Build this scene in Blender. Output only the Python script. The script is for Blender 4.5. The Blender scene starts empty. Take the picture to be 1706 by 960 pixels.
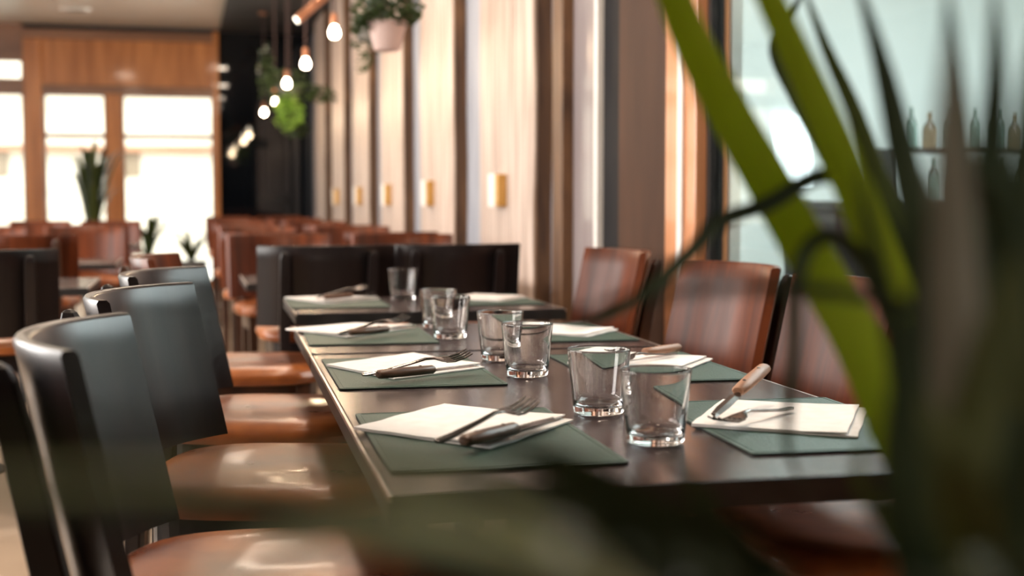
import bpy, bmesh, math, random
from mathutils import Vector, Matrix
random.seed(7)
PI = math.pi
scene = bpy.context.scene
C = bpy.context.collection

# ------------------------------------------------------------------ camera
cam_d = bpy.data.cameras.new('camera')
cam = bpy.data.objects.new('camera', cam_d)
C.objects.link(cam)
scene.camera = cam
cam_d.sensor_width = 36.0
cam_d.lens = 2200.0 / 1706.0 * 36.0
cam.location = (0, 0, 1.04)
cam.rotation_euler = (math.radians(90 - 3.6931), 0, math.radians(-13.8369))
cam_d.clip_start = 0.05
cam_d.dof.use_dof = True
cam_d.dof.focus_distance = 2.15
cam_d.dof.aperture_fstop = 3.0
cam_d.dof.aperture_blades = 0

# ------------------------------------------------------------------ view and world
scene.view_settings.view_transform = 'Standard'
scene.view_settings.look = 'None'
scene.view_settings.gamma = 1.0
scene.view_settings.use_curve_mapping = False
scene.view_settings.exposure = 0.05
w = bpy.data.worlds.new('sky')
scene.world = w
w.use_nodes = True
bg = w.node_tree.nodes['Background']
bg.inputs[0].default_value = (1.0, 0.975, 0.95, 1)
bg.inputs[1].default_value = 7.0

def area(name, loc, rot, sx, sy, power, col):
    d = bpy.data.lights.new(name, 'AREA')
    d.shape = 'RECTANGLE'; d.size = sx; d.size_y = sy; d.energy = power; d.color = col
    o = bpy.data.objects.new(name, d); C.objects.link(o)
    o.location = loc; o.rotation_euler = rot
    return o
# daylight coming in through the row of windows in the left wall
for i, y in enumerate((2.4, 5.6, 8.8)):
    area('window_daylight', (-4.62, y, 1.95), (0, -PI / 2, 0), 1.9, 2.2, 115, (1.0, 0.93, 0.86))
# unseen area light added to brighten the neighbouring room
area('next_room_fill', (3.9, 4.2, 3.1), (0, 0, 0), 3.0, 4.5, 330, (0.90, 0.98, 1.0))
# unseen warm area lights added above the laid tables and the rows behind
for x, y, e in ((0.5, 1.9, 24), (0.6, 3.5, 22), (0.6, 6.2, 18), (0.6, 9.0, 18), (0.5, 12.0, 18), (-0.9, 7.0, 25), (-0.9, 10.5, 25)):
    area('added_top_light', (x, y, 3.05), (0, 0, 0), 0.25, 0.25, e, (1.0, 0.80, 0.62))

# ------------------------------------------------------------------ materials
def new_mat(name):
    m = bpy.data.materials.new(name); m.use_nodes = True
    nt = m.node_tree
    return m, nt, nt.nodes['Principled BSDF']

def noise_mat(name, c1, c2, scale=(8, 8, 8), rough=0.5, metal=0.0, bump=0.0, detail=4, lo=0.35, hi=0.65, spec=0.5, coat=0.0, distort=0.0, rrange=0.0, coat_rough=0.08):
    m, nt, b = new_mat(name)
    tc = nt.nodes.new('ShaderNodeTexCoord'); mp = nt.nodes.new('ShaderNodeMapping')
    n = nt.nodes.new('ShaderNodeTexNoise'); r = nt.nodes.new('ShaderNodeValToRGB')
    mp.inputs['Scale'].default_value = scale
    n.inputs['Scale'].default_value = 1.0; n.inputs['Detail'].default_value = detail
    n.inputs['Distortion'].default_value = distort
    r.color_ramp.elements[0].position = lo; r.color_ramp.elements[1].position = hi
    r.color_ramp.elements[0].color = (*c1, 1); r.color_ramp.elements[1].color = (*c2, 1)
    nt.links.new(tc.outputs['Object'], mp.inputs[0]); nt.links.new(mp.outputs[0], n.inputs['Vector'])
    nt.links.new(n.outputs['Fac'], r.inputs[0]); nt.links.new(r.outputs[0], b.inputs['Base Color'])
    b.inputs['Roughness'].default_value = rough; b.inputs['Metallic'].default_value = metal
    b.inputs['Specular IOR Level'].default_value = spec
    b.inputs['Coat Weight'].default_value = coat; b.inputs['Coat Roughness'].default_value = coat_rough
    if rrange:
        mr = nt.nodes.new('ShaderNodeMapRange')
        mr.inputs['To Min'].default_value = rough - rrange; mr.inputs['To Max'].default_value = rough + rrange
        nt.links.new(n.outputs['Fac'], mr.inputs[0]); nt.links.new(mr.outputs[0], b.inputs['Roughness'])
    if bump:
        bp = nt.nodes.new('ShaderNodeBump'); bp.inputs['Strength'].default_value = bump
        bp.inputs['Distance'].default_value = 0.004
        nt.links.new(n.outputs['Fac'], bp.inputs['Height']); nt.links.new(bp.outputs[0], b.inputs['Normal'])
    return m

def glass_mat(name, col=(1, 1, 1), ior=1.48, rough=0.0):
    m, nt, b = new_mat(name)
    b.inputs['Base Color'].default_value = (*col, 1)
    b.inputs['Transmission Weight'].default_value = 1.0
    b.inputs['IOR'].default_value = ior; b.inputs['Roughness'].default_value = rough
    return m

def glow_mat(name, col, strength):
    m, nt, b = new_mat(name)
    b.inputs['Base Color'].default_value = (*col, 1)
    b.inputs['Emission Color'].default_value = (*col, 1)
    b.inputs['Emission Strength'].default_value = strength
    return m

M = {}
M['chair_wood'] = noise_mat('chair_wood', (0.058, 0.014, 0.005), (0.15, 0.037, 0.012), (3, 30, 2.5), 0.34, coat=0.0, spec=0.22, detail=6)
M['dark_shaded_wood'] = noise_mat('dark_shaded_wood', (0.010, 0.008, 0.009), (0.020, 0.014, 0.014), (3, 30, 2.5), 0.30, coat=0.06, coat_rough=0.2, spec=0.38)  # on chairs, the chair wood with shade painted in; also the dark bar
M['post_wood'] = noise_mat('post_wood', (0.03, 0.013, 0.008), (0.07, 0.026, 0.013), (30, 30, 3), 0.3, coat=0.4)
M['leather'] = noise_mat('seat_leather', (0.16, 0.036, 0.010), (0.45, 0.14, 0.036), (7, 7, 7), 0.30, coat=0.12, detail=8, bump=0.25, rrange=0.08)
M['table'] = noise_mat('table_laminate', (0.040, 0.027, 0.028), (0.068, 0.048, 0.048), (60, 4, 20), 0.20, spec=0.7, detail=5, rrange=0.05)
M['steel_edge'] = noise_mat('steel_edge', (0.55, 0.50, 0.46), (0.75, 0.70, 0.66), (20, 20, 20), 0.3, metal=0.9)
M['black_metal'] = noise_mat('black_metal', (0.012, 0.012, 0.013), (0.025, 0.024, 0.024), (20, 20, 20), 0.4)
M['mat'] = noise_mat('placemat_leatherette', (0.024, 0.062, 0.046), (0.034, 0.082, 0.060), (260, 260, 260), 0.5, bump=0.35, detail=2)
M['mat_edge'] = noise_mat('placemat_rim', (0.010, 0.022, 0.018), (0.02, 0.035, 0.03), (90, 90, 90), 0.6)
M['paper'] = noise_mat('paper_napkin', (0.86, 0.81, 0.78), (0.92, 0.88, 0.86), (40, 40, 40), 0.85, bump=0.2)
M['steel'] = noise_mat('cutlery_steel', (0.13, 0.115, 0.105), (0.20, 0.18, 0.17), (30, 30, 30), 0.20, metal=1.0)
M['handle_wood'] = noise_mat('handle_wood', (0.045, 0.020, 0.011), (0.15, 0.070, 0.038), (18, 140, 140), 0.4, detail=5)
M['pale_handle'] = noise_mat('pale_handle_wood', (0.30, 0.14, 0.075), (0.42, 0.21, 0.12), (18, 140, 140), 0.45, detail=5)
M['glass'] = glass_mat('tumbler_glass', (1, 1, 1), 1.45)
M['pane'] = glass_mat('window_glass', (0.93, 1.0, 0.98), 1.3)
M['oak'] = noise_mat('pale_barn_oak', (0.22, 0.145, 0.11), (0.66, 0.54, 0.47), (30, 30, 1.3), 0.5, detail=9, lo=0.30, hi=0.62, bump=0.3, distort=0.6)
M['oak_side'] = noise_mat('brown_shaded_oak', (0.065, 0.029, 0.012), (0.17, 0.082, 0.034), (9, 9, 1.6), 0.5, detail=8, distort=1.5, bump=0.3)  # board edges turned from the windows, their shade painted into the brown
M['grey_wall'] = noise_mat('blue_grey_wall', (0.26, 0.28, 0.33), (0.34, 0.36, 0.41), (14, 14, 2), 0.55)
M['sheen_panel'] = noise_mat('sheen_greyed_brown_panel', (0.20, 0.165, 0.165), (0.36, 0.32, 0.33), (120, 120, 1.2), 0.32, coat=0.3)  # the window's grey sheen on brown wood is painted into this colour
M['brown_panel'] = noise_mat('brown_panel', (0.045, 0.019, 0.010), (0.070, 0.031, 0.016), (4, 4, 1), 0.6, spec=0.2)
M['orange_panel'] = noise_mat('warm_wood_panel', (0.50, 0.20, 0.085), (0.66, 0.30, 0.14), (30, 30, 1.0), 0.32, coat=0.4)
M['white_trim'] = noise_mat('white_trim', (0.75, 0.73, 0.70), (0.82, 0.80, 0.78), (5, 5, 5), 0.4)
M['dark_paint'] = noise_mat('dark_paint', (0.010, 0.010, 0.012), (0.018, 0.017, 0.018), (3, 3, 3), 0.6, spec=0.1)
M['dark_glass'] = noise_mat('dark_mirror_wall', (0.003, 0.004, 0.006), (0.006, 0.008, 0.011), (2, 2, 2), 0.03, spec=0.45)
M['ceiling'] = noise_mat('ceiling_plaster', (0.62, 0.57, 0.50), (0.68, 0.63, 0.56), (1, 1, 1), 0.35, coat=0.2)
M['ceiling_dark'] = noise_mat('ceiling_dark', (0.016, 0.014, 0.014), (0.024, 0.021, 0.02), (1, 1, 1), 0.6)
M['bay_wood'] = noise_mat('storefront_wood', (0.42, 0.15, 0.042), (0.66, 0.27, 0.085), (9, 9, 1.0), 0.32, coat=0.4, detail=7)
M['bay_beam'] = noise_mat('storefront_beam', (0.20, 0.095, 0.05), (0.32, 0.16, 0.09), (1.2, 9, 9), 0.35, coat=0.3)
M['floor'] = noise_mat('beige_floor', (0.40, 0.29, 0.20), (0.50, 0.38, 0.27), (2, 2, 2), 0.35, detail=6)
M['room_wall'] = noise_mat('left_wall_plaster', (0.25, 0.18, 0.13), (0.30, 0.22, 0.16), (1, 1, 1), 0.7)
M['mint'] = noise_mat('mint_wall', (0.64, 0.69, 0.67), (0.70, 0.74, 0.72), (1.5, 1.5, 1.5), 0.5)
M['mint_grey'] = noise_mat('mint_grey_ceiling', (0.50, 0.56, 0.54), (0.55, 0.61, 0.59), (1.5, 1.5, 1.5), 0.5)
M['facade'] = noise_mat('pale_facade', (0.50, 0.44, 0.35), (0.60, 0.55, 0.47), (0.4, 0.4, 3), 0.7)
M['facade_dark'] = noise_mat('facade_window', (0.16, 0.12, 0.08), (0.22, 0.17, 0.12), (2, 2, 2), 0.3)
M['pavement'] = noise_mat('pavement', (0.42, 0.40, 0.36), (0.55, 0.52, 0.48), (2, 2, 2), 0.7)
M['terracotta'] = noise_mat('pink_white_pot', (0.62, 0.46, 0.42), (0.72, 0.56, 0.52), (6, 6, 6), 0.6)
M['grey_pot'] = noise_mat('grey_pot', (0.12, 0.12, 0.12), (0.18, 0.18, 0.17), (6, 6, 6), 0.6)
M['soil'] = noise_mat('soil', (0.02, 0.013, 0.009), (0.05, 0.035, 0.025), (60, 60, 60), 0.9, bump=0.6)
def leaf_mat(name, c1, c2, trans=0.25, rough=0.4):
    m = noise_mat(name, c1, c2, (6, 6, 6), rough, detail=3)
    nt = m.node_tree; b = nt.nodes['Principled BSDF']; out = nt.nodes['Material Output']
    t = nt.nodes.new('ShaderNodeBsdfTranslucent'); mx = nt.nodes.new('ShaderNodeMixShader')
    t.inputs[0].default_value = (c2[0] * 1.3, c2[1] * 1.3, c2[2] * 0.8, 1); mx.inputs[0].default_value = trans
    nt.links.new(b.outputs[0], mx.inputs[1]); nt.links.new(t.outputs[0], mx.inputs[2]); nt.links.new(mx.outputs[0], out.inputs[0])
    return m
M['lime'] = leaf_mat('lime_leaf', (0.20, 0.25, 0.015), (0.32, 0.38, 0.03), 0.4)
M['mid'] = leaf_mat('mid_leaf', (0.045, 0.065, 0.012), (0.085, 0.11, 0.02), 0.3, 0.55)
M['dark'] = leaf_mat('dark_leaf', (0.018, 0.032, 0.012), (0.036, 0.056, 0.017), 0.2, 0.65)
M['olive'] = leaf_mat('olive_leaf', (0.055, 0.062, 0.018), (0.11, 0.12, 0.035), 0.3, 0.6)
M['grey'] = leaf_mat('grey_green_leaf', (0.055, 0.072, 0.058), (0.10, 0.12, 0.10), 0.25)
M['pale'] = leaf_mat('pale_leaf', (0.40, 0.42, 0.40), (0.50, 0.52, 0.50), 0.35)
M['dry'] = leaf_mat('dry_sheath', (0.20, 0.19, 0.15), (0.32, 0.30, 0.25), 0.15, 0.6)
M['ivy'] = leaf_mat('ivy_leaf', (0.015, 0.030, 0.010), (0.045, 0.08, 0.022), 0.25)
M['ivy_bright'] = leaf_mat('bright_ivy_leaf', (0.10, 0.22, 0.03), (0.28, 0.45, 0.10), 0.4)
M['bulb'] = glow_mat('lit_bulb', (1.0, 0.86, 0.66), 26.0)
M['lamp'] = glow_mat('lit_lamp', (1.0, 0.9, 0.75), 5.0)
M['copper'] = noise_mat('copper', (0.45, 0.20, 0.11), (0.62, 0.30, 0.18), (20, 20, 20), 0.3, metal=0.9)
M['brass'] = noise_mat('brass', (0.62, 0.36, 0.10), (0.75, 0.46, 0.16), (20, 20, 20), 0.3, metal=0.8)
M['cord'] = noise_mat('cord', (0.05, 0.025, 0.02), (0.09, 0.045, 0.035), (20, 20, 20), 0.6)
M['bottle'] = glass_mat('green_bottle_glass', (0.30, 0.40, 0.36), 1.45)
M['amber'] = glass_mat('amber_bottle_glass', (0.40, 0.28, 0.18), 1.45)
M['screen'] = glow_mat('lit_window', (0.88, 0.97, 1.0), 1.6)

# ------------------------------------------------------------------ mesh helpers
def obj(name, bm, mat, parent=None, smooth=False, bevel=0.0, mats=None):
    me = bpy.data.meshes.new(name)
    bmesh.ops.recalc_face_normals(bm, faces=bm.faces)
    bm.to_mesh(me); bm.free()
    for mm in (mats or [mat]): me.materials.append(mm)
    if smooth:
        for p in me.polygons: p.use_smooth = True
        me.set_sharp_from_angle(angle=math.radians(48))
    o = bpy.data.objects.new(name, me); C.objects.link(o)
    if parent: o.parent = parent
    if bevel:
        b = o.modifiers.new('bevel', 'BEVEL'); b.width = bevel; b.segments = 2; b.limit_method = 'ANGLE'
        b.angle_limit = math.radians(40)
    return o
def tag(o, label=None, cat=None, group=None, kind=None):
    if label: o['label'] = label
    if cat: o['category'] = cat
    if group: o['group'] = group
    if kind: o['kind'] = kind
    return o
def thing(name, label, cat, loc=(0, 0, 0), rz=0.0, group=None):
    o = bpy.data.objects.new(name, None); o.empty_display_size = 0.1; C.objects.link(o)
    o.location = loc; o.rotation_euler = (0, 0, rz)
    return tag(o, label, cat, group)
def dup(root, loc=None, rz=None, label=None, group=None):
    r = root.copy(); C.objects.link(r)
    if loc is not None: r.location = loc
    if rz is not None: r.rotation_euler = (0, 0, rz)
    if label: r['label'] = label
    if group: r['group'] = group
    for ch in list(root.children):
        c = ch.copy(); C.objects.link(c); c.parent = r
        for g in list(ch.children):
            d = g.copy(); C.objects.link(d); d.parent = c
    return r
def box(bm, x0, x1, y0, y1, z0, z1, mi=0):
    v = [bm.verts.new(p) for p in ((x0,y0,z0),(x1,y0,z0),(x1,y1,z0),(x0,y1,z0),(x0,y0,z1),(x1,y0,z1),(x1,y1,z1),(x0,y1,z1))]
    for f in ((0,3,2,1),(4,5,6,7),(0,1,5,4),(1,2,6,5),(2,3,7,6),(3,0,4,7)):
        bm.faces.new([v[i] for i in f]).material_index = mi
    return bm
def B(*a):
    bm = bmesh.new(); box(bm, *a); return bm
def loft(bm, rings, close=True, caps=True, mi=0):
    R = [[bm.verts.new(p) for p in r] for r in rings]
    n = len(R[0])
    for a, b in zip(R, R[1:]):
        for i in range(n if close else n - 1):
            j = (i + 1) % n
            bm.faces.new((a[i], a[j], b[j], b[i])).material_index = mi
    if caps:
        bm.faces.new(R[0][::-1]).material_index = mi; bm.faces.new(R[-1]).material_index = mi
    return bm
def lathe(bm, prof, cx=0, cy=0, seg=28, mi=0, closed=False):
    rings = []
    for r, z in prof:
        rings.append([bm.verts.new((cx + r * math.cos(2*PI*i/seg), cy + r * math.sin(2*PI*i/seg), z)) for i in range(seg)])
    pairs = list(zip(rings, rings[1:]))
    if closed: pairs.append((rings[-1], rings[0]))
    for a, b in pairs:
        for i in range(seg):
            j = (i + 1) % seg
            bm.faces.new((a[i], a[j], b[j], b[i])).material_index = mi
    if not closed:
        bm.faces.new(rings[0][::-1]); bm.faces.new(rings[-1])
    return bm
def tube(bm, pts, rad, seg=8, mi=0):
    pts = [Vector(p) for p in pts]
    if not isinstance(rad, (list, tuple)): rad = [rad] * len(pts)
    rings = []
    for i, p in enumerate(pts):
        t = (pts[min(i+1, len(pts)-1)] - pts[max(i-1, 0)]).normalized()
        u = t.cross(Vector((0.13, 0.21, 0.97)) if abs(t.z) < 0.9 else Vector((1, 0.1, 0))).normalized(); v = t.cross(u)
        rings.append([p + (u * math.cos(2*PI*k/seg) + v * math.sin(2*PI*k/seg)) * rad[i] for k in range(seg)])
    return loft(bm, rings, mi=mi)
def catmull(pts, n=6):
    P = [Vector(p) for p in pts]; P = [2*P[0]-P[1]] + P + [2*P[-1]-P[-2]]
    out = []
    for i in range(1, len(P) - 2):
        for k in range(n):
            t = k / n
            out.append(0.5 * ((2*P[i]) + (P[i+1]-P[i-1])*t + (2*P[i-1]-5*P[i]+4*P[i+1]-P[i+2])*t*t + (3*P[i]-P[i-1]-3*P[i+1]+P[i+2])*t**3))
    out.append(P[-2])
    return out
# ------------------------------------------------------------------ the room
def struct(name, bm, mat, **k): return tag(obj(name, bm, mat, **k), kind='structure')
YB = 16.2
struct('floor', B(-4.5, 1.6, -3, YB + 0.2, -0.1, 0), M['floor'])
struct('ceiling', B(-4.5, 0.42, -3, YB + 0.2, 3.09, 3.25), M['ceiling'])
struct('trim_1', B(0.42, 1.6, -3, YB + 0.2, 3.06, 3.25), M['ceiling_dark'])
struct('wall_front', B(-4.5, 6.6, -3.1, -3, -0.1, 3.25), M['dark_paint'])
# left wall with three window openings
bm = bmesh.new()
ys = [-3, 1.3, 3.5, 4.5, 6.7, 7.7, 9.9, YB + 0.2]
for i in range(0, 8, 2): box(bm, -4.6, -4.5, ys[i], ys[i+1], 0, 3.25)
for i in range(1, 7, 2):
    box(bm, -4.6, -4.5, ys[i], ys[i+1], 0, 1.0); box(bm, -4.6, -4.5, ys[i], ys[i+1], 2.9, 3.25)
struct('wall_left', bm, M['room_wall'])
# right wall: blue-grey plaster behind the boards, with the end panels towards the glazing
struct('wall_right', B(1.5, 1.6, 5.17, YB, 0, 3.06), M['grey_wall'])
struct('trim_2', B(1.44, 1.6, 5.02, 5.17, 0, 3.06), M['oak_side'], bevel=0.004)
struct('trim_3', B(1.485, 1.6, 4.72, 5.02, 0, 3.06), M['sheen_panel'])
struct('trim_4', B(1.475, 1.6, 4.68, 4.72, 0, 3.06), M['white_trim'], bevel=0.003)
struct('trim_5', B(1.50, 1.60, 4.50, 4.68, 0, 3.06), M['dark_paint'])
struct('trim_6', B(1.50, 1.60, 3.99, 4.50, 0, 3.06), M['brown_panel'])
struct('trim_7', B(1.485, 1.60, 3.73, 3.99, 0, 3.06), M['orange_panel'], bevel=0.006)
struct('trim_8', B(1.475, 1.485, 3.82, 3.86, 0, 3.06), M['white_trim'], bevel=0.002)
struct('wall_sill', B(1.5, 1.6, -3, 3.73, 0, 0.62), M['orange_panel'])
struct('trim_9', B(1.47, 1.63, -3, 3.73, 0.62, 0.66), M['post_wood'], bevel=0.004)
o = struct('window_1', B(1.54, 1.552, -2.9, 3.70, 0.66, 3.06), M['pane'])
obj('window_frame', B(1.52, 1.57, 3.70, 3.73, 0.66, 3.06), M['black_metal'], o)
# pale oak boards standing proud of the right wall
names = ['nearest', 'second from the camera', 'third from the camera', 'fourth from the camera', 'fifth from the camera', 'farthest']
ordinal = ['nearest to the camera', 'second nearest', 'third nearest', 'fourth nearest', 'fifth nearest', 'farthest, in the back corner']
for k in range(6):
    y0 = 5.42 + 1.73 * k; y1 = min(y0 + 1.05, YB - 0.01)
    t = thing('oak_board', 'tall pale oak board on the right wall, ' + ordinal[k], 'wall board', (1.465, (y0 + y1) / 2, 0), 0, 'oak boards on the right wall')
    h = (y1 - y0) / 2
    bm = bmesh.new(); n = 12
    # slightly wavy near edge, as in a waney board
    ring = []
    for i in range(n + 1):
        z = 3.05 * i / n; wv = 0.012 * math.sin(z * 3.1 + k) + 0.008 * math.sin(z * 7.7 + 2 * k)
        ring.append([(-0.035, -h + wv, z), (-0.035, h, z), (0.0, h, z), (0.0, -h + wv, z)])
    loft(bm, ring)
    obj('face_board', bm, M['oak'], t)
    bm = bmesh.new()
    ring = [[(-0.03, -h - 0.03 + a, 3.05 * i / n), (-0.03, -h + 0.0 + a, 3.05 * i / n), (0.034, -h + a, 3.05 * i / n), (0.034, -h - 0.03 + a, 3.05 * i / n)] for i in range(n + 1) for a in [0.012 * math.sin(3.05 * i / n * 3.1 + k) + 0.008 * math.sin(3.05 * i / n * 7.7 + 2 * k)]]
    loft(bm, ring)
    obj('edge_board', bm, M['oak_side'], t)
    if k < 5:
        yc = y0 + [0.56, 0.66, 0.62, 0.52, 0.5][k]
        p = thing('wall_box', 'small white and brass box fixed to the oak board, ' + ordinal[k], 'wall fixture', (1.43, yc, 1.02), 0, 'white and brass boxes on the oak boards')
        obj('white_cover', B(-0.05, 0, -0.03, 0.10, 0, 0.155), M['white_trim'], p, bevel=0.004)
        obj('brass_side', B(-0.046, 0, -0.075, -0.03, 0.003, 0.152), M['brass'], p, bevel=0.004)

# back wall: timber storefront on the left, dark mirror wall on the right
o = struct('wall_back', B(0.40, 1.6, YB, YB + 0.1, 0, 3.09), M['dark_glass'])
struct('trim_10', B(0.335, 0.40, YB - 0.08, YB + 0.1, 0, 3.06), M['bay_wood'], bevel=0.006)
bm = bmesh.new()
box(bm, -1.6, 0.335, YB, YB + 0.08, 2.40, 2.93)
struct('trim_11', bm, M['bay_wood'])
struct('trim_12', B(-1.79, 0.335, YB - 0.06, YB + 0.1, 2.93, 3.03), M['bay_beam'], bevel=0.01)
struct('trim_13', B(-1.60, 0.335, YB - 0.05, YB + 0.1, 2.31, 2.40), M['bay_beam'], bevel=0.01)
struct('trim_14', B(-1.79, -1.59, YB - 0.05, YB + 0.1, 0, 2.93), M['bay_wood'], bevel=0.008)
struct('trim_15', B(-0.89, -0.715, YB - 0.03, YB + 0.1, 0.3, 2.31), M['bay_wood'], bevel=0.008)
struct('trim_16', B(-1.79, 0.40, YB, YB + 0.1, 3.03, 3.10), M['ceiling_dark'])
def window(n, x0, x1, z0, z1, bars, mat='bay_beam'):
    o = struct('window_%d' % n, B(x0, x1, YB + 0.04, YB + 0.046, z0, z1), M['pane'])
    bm = bmesh.new(); t = 0.028
    box(bm, x0, x1, YB, YB + 0.07, z1 - t, z1); box(bm, x0, x1, YB, YB + 0.07, z0, z0 + t)
    box(bm, x0, x0 + t, YB, YB + 0.07, z0 + t, z1 - t); box(bm, x1 - t, x1, YB, YB + 0.07, z0 + t, z1 - t)
    obj('window_frame', bm, M[mat], o)
    for z in bars: obj('glazing_bar', B(x0 + t, x1 - t, YB + 0.01, YB + 0.06, z - 0.026, z + 0.026), M[mat], o)
window(2, -0.715, 0.335, 0.10, 2.31, [1.82])
window(3, -1.59, -0.89, 0.30, 2.31, [1.82])
window(4, -4.4, -1.79, 0.75, 2.31, [])
window(5, -4.4, -1.79, 2.44, 2.69, [])
struct('trim_17', B(-4.5, -1.79, YB, YB + 0.1, 2.31, 2.44), M['bay_beam'])
struct('trim_18', B(-4.5, -1.79, YB - 0.02, YB + 0.1, 2.69, 3.10), M['bay_beam'])
struct('trim_19', B(-4.5, -0.715, YB, YB + 0.1, 0, 0.30), M['bay_wood'])
struct('trim_20', B(-4.5, -1.79, YB, YB + 0.1, 0.30, 0.75), M['bay_wood'])
struct('trim_21', B(-0.715, 0.335, YB, YB + 0.1, 0, 0.10), M['bay_wood'])

# recessed ceiling lamp
t = thing('ceiling_lamp', 'round recessed lamp in the beige ceiling by the storefront', 'ceiling lamp', (-1.1, 14.9, 3.09))
obj('rim', lathe(bmesh.new(), [(0.16, -0.012), (0.175, 0.0), (0.10, 0.0), (0.11, -0.012)], closed=True), M['steel_edge'], t, smooth=True)
obj('diffuser', lathe(bmesh.new(), [(0.10, -0.004), (0.10, 0.0)]), M['facade_dark'], t)

# ------------------------------------------------------------------ street beyond the storefront
struct('ground_outside', B(-14, 10, YB + 0.2, 40, -0.2, -0.02), M['pavement'])
t = thing('street_building', 'pale building across the street seen through the storefront windows', 'building', (0, 26, -0.02))
bm = bmesh.new(); box(bm, -12, 8, 0, 0.6, 0, 7)
obj('facade', bm, M['facade'], t)
for z in (2.0, 3.15): obj('cornice', B(-12, 8, -0.25, 0, z, z + 0.12), M['bay_beam'], t)
for x in (-4.9, -3.6, -1.25, 1.4): obj('shop_window', B(x, x + 0.42, -0.05, 0, 1.55, 2.0), M['facade_dark'], t)

# ------------------------------------------------------------------ neighbouring room behind the glazing
struct('wall_north', B(1.6, 6.6, 8.0, 8.1, 0, 3.25), M['mint'])
struct('wall_east', B(6.5, 6.6, -3, 8.0, 0, 3.25), M['mint'])
struct('ceiling_next_room', B(1.6, 6.6, -3, 8.1, 3.25, 3.35), M['mint_grey'])
struct('floor_next_room', B(1.6, 6.6, -3, 8.1, -0.1, 0), M['floor'])
struct('wall_between', B(1.605, 1.64, 3.73, 8.0, 0, 3.25), M['mint'])
o = struct('window_6', B(3.72, 4.0, 7.97, 8.0, 1.15, 1.62), M['screen'])
t = thing('back_bar', 'dark back bar with shelves in the room behind the glass wall', 'bar', (4.55, 6.6, 0))
obj('counter', B(-1.25, 1.9, -0.3, 0.3, 0, 1.00), M['dark_shaded_wood'], t, bevel=0.01)
obj('counter_top', B(-1.3, 1.9, -0.34, 0.34, 1.00, 1.05), M['black_metal'], t, bevel=0.006)
for z in (1.32,): obj('shelf', B(-0.7, 1.9, 0.05, 0.3, z, z + 0.025), M['dark_shaded_wood'], t)
for x in (-0.72, 1.87): obj('upright', B(x, x + 0.03, 0.05, 0.3, 1.05, 1.345), M['black_metal'], t)
bot = tag(obj('bottle', lathe(bmesh.new(), [(0.033, 0), (0.036, 0.01), (0.036, 0.13), (0.030, 0.155), (0.013, 0.18), (0.012, 0.225), (0.014, 0.23)], seg=14), M['bottle'], smooth=True),
          'bottle standing on the back bar behind the glass wall', 'bottle', 'bottles on the back bar')
bot2 = tag(obj('bottle', lathe(bmesh.new(), [(0.040, 0), (0.044, 0.01), (0.044, 0.11), (0.034, 0.135), (0.014, 0.155), (0.014, 0.20), (0.018, 0.205)], seg=14), M['amber'], smooth=True),
           'bottle standing on the back bar behind the glass wall', 'bottle', 'bottles on the back bar')
first = [bot, bot2]; cnt = 0
for z, y in ((1.05, -0.1), (1.345, 0.17)):
    for i in range(9):
        s = 1 if i % 4 == 1 else 0
        src = [bot, bot2][s]
        if first[s] is not None: b = src; first[s] = None
        else: b = src.copy(); C.objects.link(b)
        b.location = (4.0 + i * 0.137 + random.uniform(-.012, .012), 6.6 + y, z + 0.002)

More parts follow.
